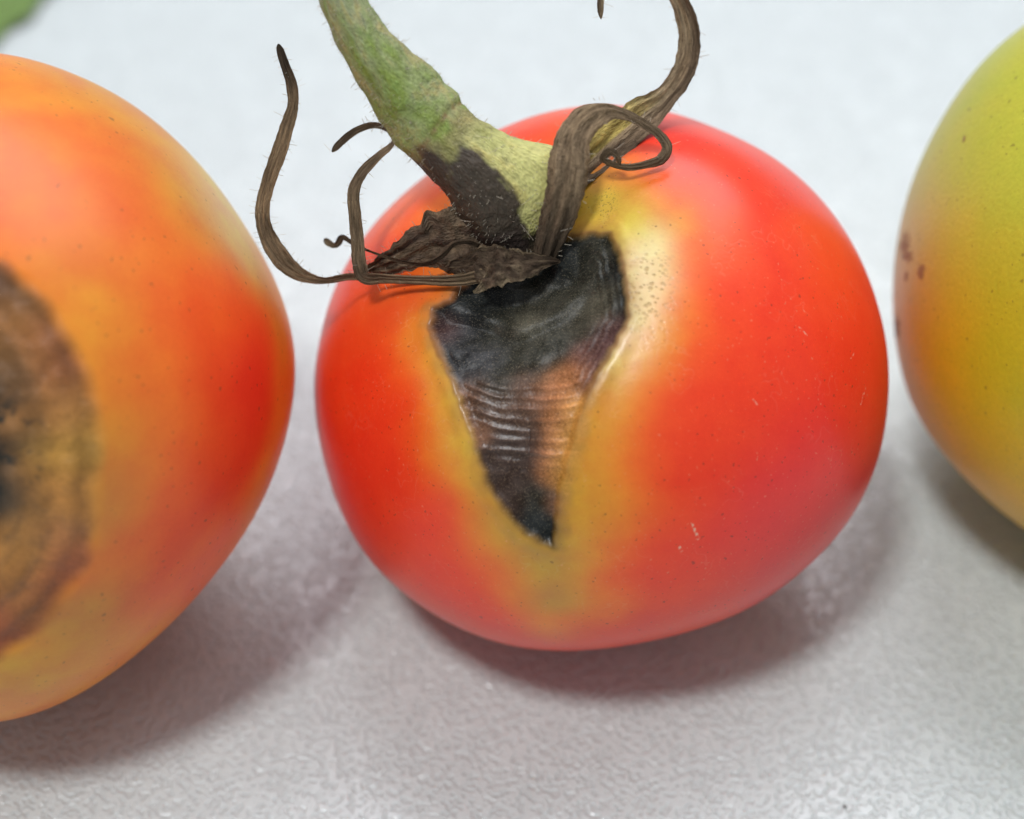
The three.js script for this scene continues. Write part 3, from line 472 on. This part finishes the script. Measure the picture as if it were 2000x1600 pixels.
// crumpled collar in front of the stem foot
sepal('sepal_004', [[880, 520, -18.6, 30, 10], [910, 518, -19.2, 56, 20], [940, 512, -19.8, 84, 30], [970, 512, -20.3, 100, 32], [1000, 514, -20.5, 84, 28], [1035, 514, -20.4, 54, 20], [1068, 510, -19.9, 30, 10], [1095, 511, -19.2, 8, 0]], { cup: -0.35, tint: (s, a) => lerp3([0.20, 0.14, 0.095], dryT, clamp(0.6 * smooth(0.75, 1, Math.abs(a)) + 0.5 * noise(s * 10, a * 3, 5))), wave: 0.25, crumple: 0.55, sd: 5, nw: 28, label: 'crumpled papery sepal in front of the stem foot' });
// small torn shred under the collar
sepal('sepal_005', [[958, 540, -19.8, 26, 0], [945, 556, -20.0, 22, 20], [934, 566, -20.2, 16, 30], [924, 571, -20.2, 6, 20]], { cup: 0.3, tint: () => dryT, sd: 6, nl: 40 });
// wide ribbon that arches over and coils at its tip
sepal('sepal_006', [[1066, 505, -19.4, 46, -20], [1080, 460, -20.8, 58, -12], [1096, 410, -22, 64, -8], [1108, 360, -22.8, 68, -5], [1112, 310, -23, 70, 0], [1120, 265, -22.8, 68, 10], [1145, 228, -22.2, 62, 25], [1185, 213, -21.4, 46, 45], [1225, 222, -20.6, 34, 55], [1258, 240, -20, 24, 50], [1288, 262, -19.8, 19, 30], [1304, 288, -19.8, 19, 10], [1292, 312, -19.9, 20, 20], [1262, 323, -20.0, 17, 30], [1225, 328, -20.2, 14, 30], [1193, 320, -20.3, 13, 30], [1178, 309, -20.5, 13, 20], [1190, 295, -20.8, 13, 10], [1206, 306, -20.8, 11, 0], [1211, 322, -20.4, 8, 0]], { cup: -0.3, tint: (s) => lerp3([0.20, 0.145, 0.095], dryB, clamp(0.05 + 0.6 * smooth(0.0, 0.3, s) + 0.5 * noise(s * 9, 7, 2))), hairs: 1, slim: 0.98, sd: 7, nl: 320, nw: 18, label: 'wide brown sepal arching over with a coiled tip' });
// long sepal sweeping up to the right and back over the top
sepal('sepal_007', [[1060, 420, -18, 30, 0], [1100, 365, -18, 52, 0], [1150, 318, -17.4, 66, 5], [1200, 272, -16.6, 76, 5], [1250, 230, -15.8, 66, 5], [1295, 194, -15.2, 46, 0], [1328, 152, -14.8, 40, 0], [1344, 108, -14.6, 42, 0], [1346, 60, -14.6, 40, 5], [1332, 10, -14.8, 36, 10], [1305, -35, -15.2, 30, 20], [1265, -62, -15.8, 24, 30], [1222, -60, -16.4, 18, 30], [1190, -38, -16.8, 14, 20], [1174, -5, -17, 13, 10], [1173, 22, -17, 11, 0], [1174, 38, -17, 4, 0]], { cup: 0.35, tint: (s, a, f) => lerp3(lerp3(dryB, dryT, 0.5 + noise(s * 8, a * 2, 8)), a > -0.1 ? dryD : dryY, clamp((a > -0.1 ? smooth(-0.1, 0.5, a) * 0.9 : 0.9 * smooth(0.34, 0.2, s)))), hairs: 2, slim: 1, sd: 8, nl: 280, nw: 18, label: 'long sepal with yellow inner face curling back at the top' });

// stem
{
  const st = [[668, -75, -21.5, 80, 82], [664, -30, -22, 80, 84], [676, 15, -22.2, 80, 86], [708, 75, -22, 98, 96], [752, 135, -21.6, 122, 112], [798, 190, -21, 148, 126], [828, 226, -20.7, 152, 128], [872, 276, -20.4, 150, 124], [930, 325, -20, 168, 130], [972, 375, -19.2, 180, 132], [992, 415, -18.2, 170, 126], [1003, 445, -17.2, 150, 116], [1010, 470, -16.2, 130, 100]];
  const curve = new THREE.CatmullRomCurve3(st.map(([x, y, t]) => off(x, y, t)), false, 'centripetal'), NL = 260, NA = 72, L = st.length - 1;
  const w = (s, k) => { const f = s * L, i = Math.min(L - 1, Math.floor(f)), u = f - i; return mix(st[i][k], st[i + 1][k], u * u * (3 - 2 * u)) * DIST / FPX / 2; };
  const pos = [], uv = [], idx = [], hairSpots = [], knuckle = 0.545;
  for (let i = 0; i <= NL; i++) {
    const s = i / NL, c = curve.getPoint(s), T = curve.getTangent(s), X = T.clone().cross(EYE.clone().sub(c).normalize()).normalize(), Z = X.clone().cross(T);
    for (let j = 0; j <= NA; j++) {
      const a = j / NA * 2 * Math.PI, ca = Math.cos(a), sa = Math.sin(a);
      let m = mix(0.98, 0.86, smooth(0.1, 0.3, s)) + 0.06 * smooth(0.6, 0.8, s) + 0.06 * fbm(ca * 1.5 + 3, sa * 1.5, s * 14, 3) + 0.025 * noise(ca * 5, sa * 5, s * 50) + 0.035 * Math.cos(a * 4 + s * 3) - 0.05 * clamp(0.35 - ca) * Math.exp(-(((s - knuckle - 0.012 * Math.sin(a * 2)) / 0.009) ** 2)) + 0.04 * Math.exp(-(((s - knuckle + 0.03) / 0.03) ** 2));
      m += 0.75 * smooth(0.64, 0.80, s) * smooth(0.93, 0.82, s) * Math.pow(clamp(-ca), 2.5);     // the foot flares on the side towards the arching sepal
      m += 0.05 * smooth(0.55, 0.7, s) * Math.exp(-(((a - 1.75) / 0.25) ** 2));   // a long ridge between the green and the brown side
      const p = local(c.clone().addScaledVector(X, ca * w(s, 3) * m).addScaledVector(Z, sa * w(s, 4) * m));
      pos.push(p.x, p.y, p.z); uv.push(j / NA, s);
      if (j < NA && rnd() < 0.075) { const d = X.clone().multiplyScalar(ca).addScaledVector(Z, sa); hairSpots.push([c.clone().addScaledVector(X, ca * w(s, 3) * m).addScaledVector(Z, sa * w(s, 4) * m), d.addScaledVector(T, 0.5 * (rnd() - 0.5)).addScaledVector(X, 0.6 * (rnd() - 0.5)).normalize(), 0.15 + 0.6 * rnd() * rnd()]); }
    }
  }
  for (let i = 0; i < NL; i++) for (let j = 0; j < NA; j++) { const a = i * (NA + 1) + j, b = a + 1, c = a + NA + 1, d = c + 1; idx.push(a, c, b, b, c, d); }
  const g = new THREE.BufferGeometry(); g.setAttribute('position', new THREE.Float32BufferAttribute(pos, 3)); g.setAttribute('uv', new THREE.Float32BufferAttribute(uv, 2)); g.setIndex(idx); g.computeVertexNormals();
  const W = 512, H = 1024, col = new Uint8Array(W * H * 4), hh = new Float32Array(W * H * 4);
  const green = [0.19, 0.25, 0.045], grey = [0.30, 0.33, 0.18], lemon = [0.62, 0.58, 0.21], gold = [0.42, 0.29, 0.06], stain = [0.045, 0.030, 0.024], nut = [0.17, 0.10, 0.045];
  for (let j = 0; j < H; j++) for (let i = 0; i < W; i++) {
    const a = (i + 0.5) / W * 2 * Math.PI, s = (j + 0.5) / H, ca = Math.cos(a), sa = Math.sin(a), n1 = fbm(ca * 2, sa * 2, s * 12, 3), n2 = fbm(ca * 6, sa * 6, s * 34, 2), n3 = noise(ca * 26, sa * 26, s * 140), k = (j * W + i) * 4;
    let c = lerp3(green, grey, clamp(0.45 + 1.3 * n1 + 0.35 * smooth(0.35, 0.1, s)));
    c = lerp3(c, lemon, smooth(0.45, 0.75, s + 0.12 * n1) * 0.9);
    c = lerp3(c, gold, 0.45 * smooth(0.0, 0.45, n1 + 0.4 * n2));   // dried ochre blotches
    c = lerp3(c, [0.10, 0.16, 0.045], 0.5 * clamp(n2 * 2) * smooth(0.9, 0.6, s));
    const dk = smooth(-0.34, -0.16, ca + 0.14 * n2 + 0.12 * n1) * smooth(0.56, 0.63, s + 0.10 * n1 + 0.03 * ca);
    c = lerp3(c, nut, smooth(0.535, 0.57, s + 0.06 * n1) * smooth(0.66, 0.58, s + 0.06 * n1) * 0.45);
    c = lerp3(c, stain, dk * 0.97);
    c = lerp3(c, stain, 0.95 * smooth(0.82, 0.88, s + 0.04 * n1 + 0.05 * ca));
    c = lerp3(c, nut, 0.85 * Math.exp(-(((s - knuckle - 0.012 * Math.sin(a * 2)) / 0.008) ** 2)) * clamp(0.6 + n2));
    c = lerp3(c, dryD, smooth(0.93, 0.97, s + 0.04 * n1));
    const v = 1 + 0.5 * n2 + 0.3 * n3; for (let q = 0; q < 3; q++) col[k + q] = toSrgb(c[q] * v); col[k + 3] = 255;
    hh[k] = hh[k + 1] = hh[k + 2] = 0.5 + 0.6 * n2 + 0.35 * n3; hh[k + 3] = 1;
  }
  const stem = meshOf('stem', g, new THREE.MeshPhysicalMaterial({ map: dataTex(W, H, col, true), bumpMap: dataTex(W, H, hh), bumpScale: 0.00014, roughness: 0.6, specularIntensity: 0.7 }), tomato);
  stem.userData.label = 'hairy green stem stained brown on its lower side';
  for (const [x, y, t, dx, dy, l] of [[1010, 430, -20.8, 0.5, 0.6, 1.6], [1000, 460, -20.9, -0.6, 0.5, 1.3], [960, 380, -22.2, 0.7, 0.3, 1.0], [885, 395, -20.2, 0.2, -0.9, 1.5], [900, 430, -20.4, 0.9, 0.2, 1.7], [1020, 400, -22, 0.8, -0.4, 1.2], [955, 300, -24, 0.9, -0.5, 1.4], [930, 265, -24, 0.9, 0.2, 1.3]]) hairSpots.push([off(x, y, t + 0.8), RIGHT.clone().multiplyScalar(dx).addScaledVector(UP, -dy).addScaledVector(BACK, 0.35).normalize(), l]);
  growHairs(hairSpots, stem);
}
// ------------------------------------------------------------------ leaf at the back, and a crumb on the table
{
  const onTable = (px, py, y) => { const r = rayOf(px, py); return at(px, py, (y - EYE.y) / r.y); };
  const A = onTable(112, -14, 3), B = onTable(-40, 54, 3), along = B.clone().sub(A).normalize(), across = V(0, 1, 0).cross(along).normalize();
  if (across.z > 0) across.negate();
  const len = 46, wid = 15, mid0 = A.clone().add(B).multiplyScalar(0.5).addScaledVector(along, 8), g = new THREE.PlaneGeometry(1, 1, 60, 24), p = g.attributes.position, o = V(mid0.x, 0, mid0.z).addScaledVector(across, wid * 0.97);
  for (let i = 0; i < p.count; i++) {
    const s = p.getX(i) * 2, a = p.getY(i) * 2, hw = wid * Math.pow(Math.max(0, 1 - s * s), 0.7) * (1 + 0.04 * Math.sin(s * 26)), q = o.clone().addScaledVector(along, s * len / 2).addScaledVector(across, a * hw);
    q.y = 0.6 + 2.2 * (1 - Math.abs(a)) * (1 - s * s) + 0.5 * Math.abs(Math.sin(s * 11 + Math.abs(a) * 3)) + 0.8 * s * s;
    q.sub(o).multiplyScalar(MM); p.setXYZ(i, q.x, q.y, q.z);
  }
  g.computeVertexNormals();
  const leaf = new THREE.Group(); leaf.name = 'leaf'; leaf.position.set(o.x * MM, 0, o.z * MM); scene.add(leaf); leaf.userData = { label: 'green leaf lying on the table behind the orange tomato', category: 'leaf' };
  meshOf('blade', g, new THREE.MeshPhysicalMaterial({ color: new THREE.Color().setRGB(0.12, 0.20, 0.04), roughness: 0.7, side: THREE.DoubleSide }), leaf);
  const rib = new THREE.TubeGeometry(new THREE.CatmullRomCurve3([-0.95, -0.5, 0, 0.5, 0.95, 1.2].map((s) => along.clone().multiplyScalar(s * len / 2).setY(0.6 + 2.2 * Math.max(0, 1 - s * s) + 0.4).multiplyScalar(MM))), 40, 0.0006, 8);
  meshOf('midrib', rib, new THREE.MeshStandardMaterial({ color: new THREE.Color().setRGB(0.2, 0.3, 0.12), roughness: 0.6 }), leaf);

  const c = onTable(1650, 1577, 0), cg = new THREE.IcosahedronGeometry(0.13 * MM, 2), cp = cg.attributes.position;
  for (let i = 0; i < cp.count; i++) { const k = 1 + 0.5 * noise(cp.getX(i) * 9000, cp.getY(i) * 9000, cp.getZ(i) * 9000); cp.setXYZ(i, cp.getX(i) * k, cp.getY(i) * k * 0.7, cp.getZ(i) * k); }
  cg.computeVertexNormals();
  const crumb = meshOf('crumb', cg, new THREE.MeshStandardMaterial({ color: new THREE.Color().setRGB(0.06, 0.04, 0.03), roughness: 0.8 }));
  crumb.position.set(c.x * MM, 0.00008, c.z * MM); crumb.userData = { label: 'tiny dark crumb on the bare table', category: 'crumb' };
}
renderer.render(scene, camera);
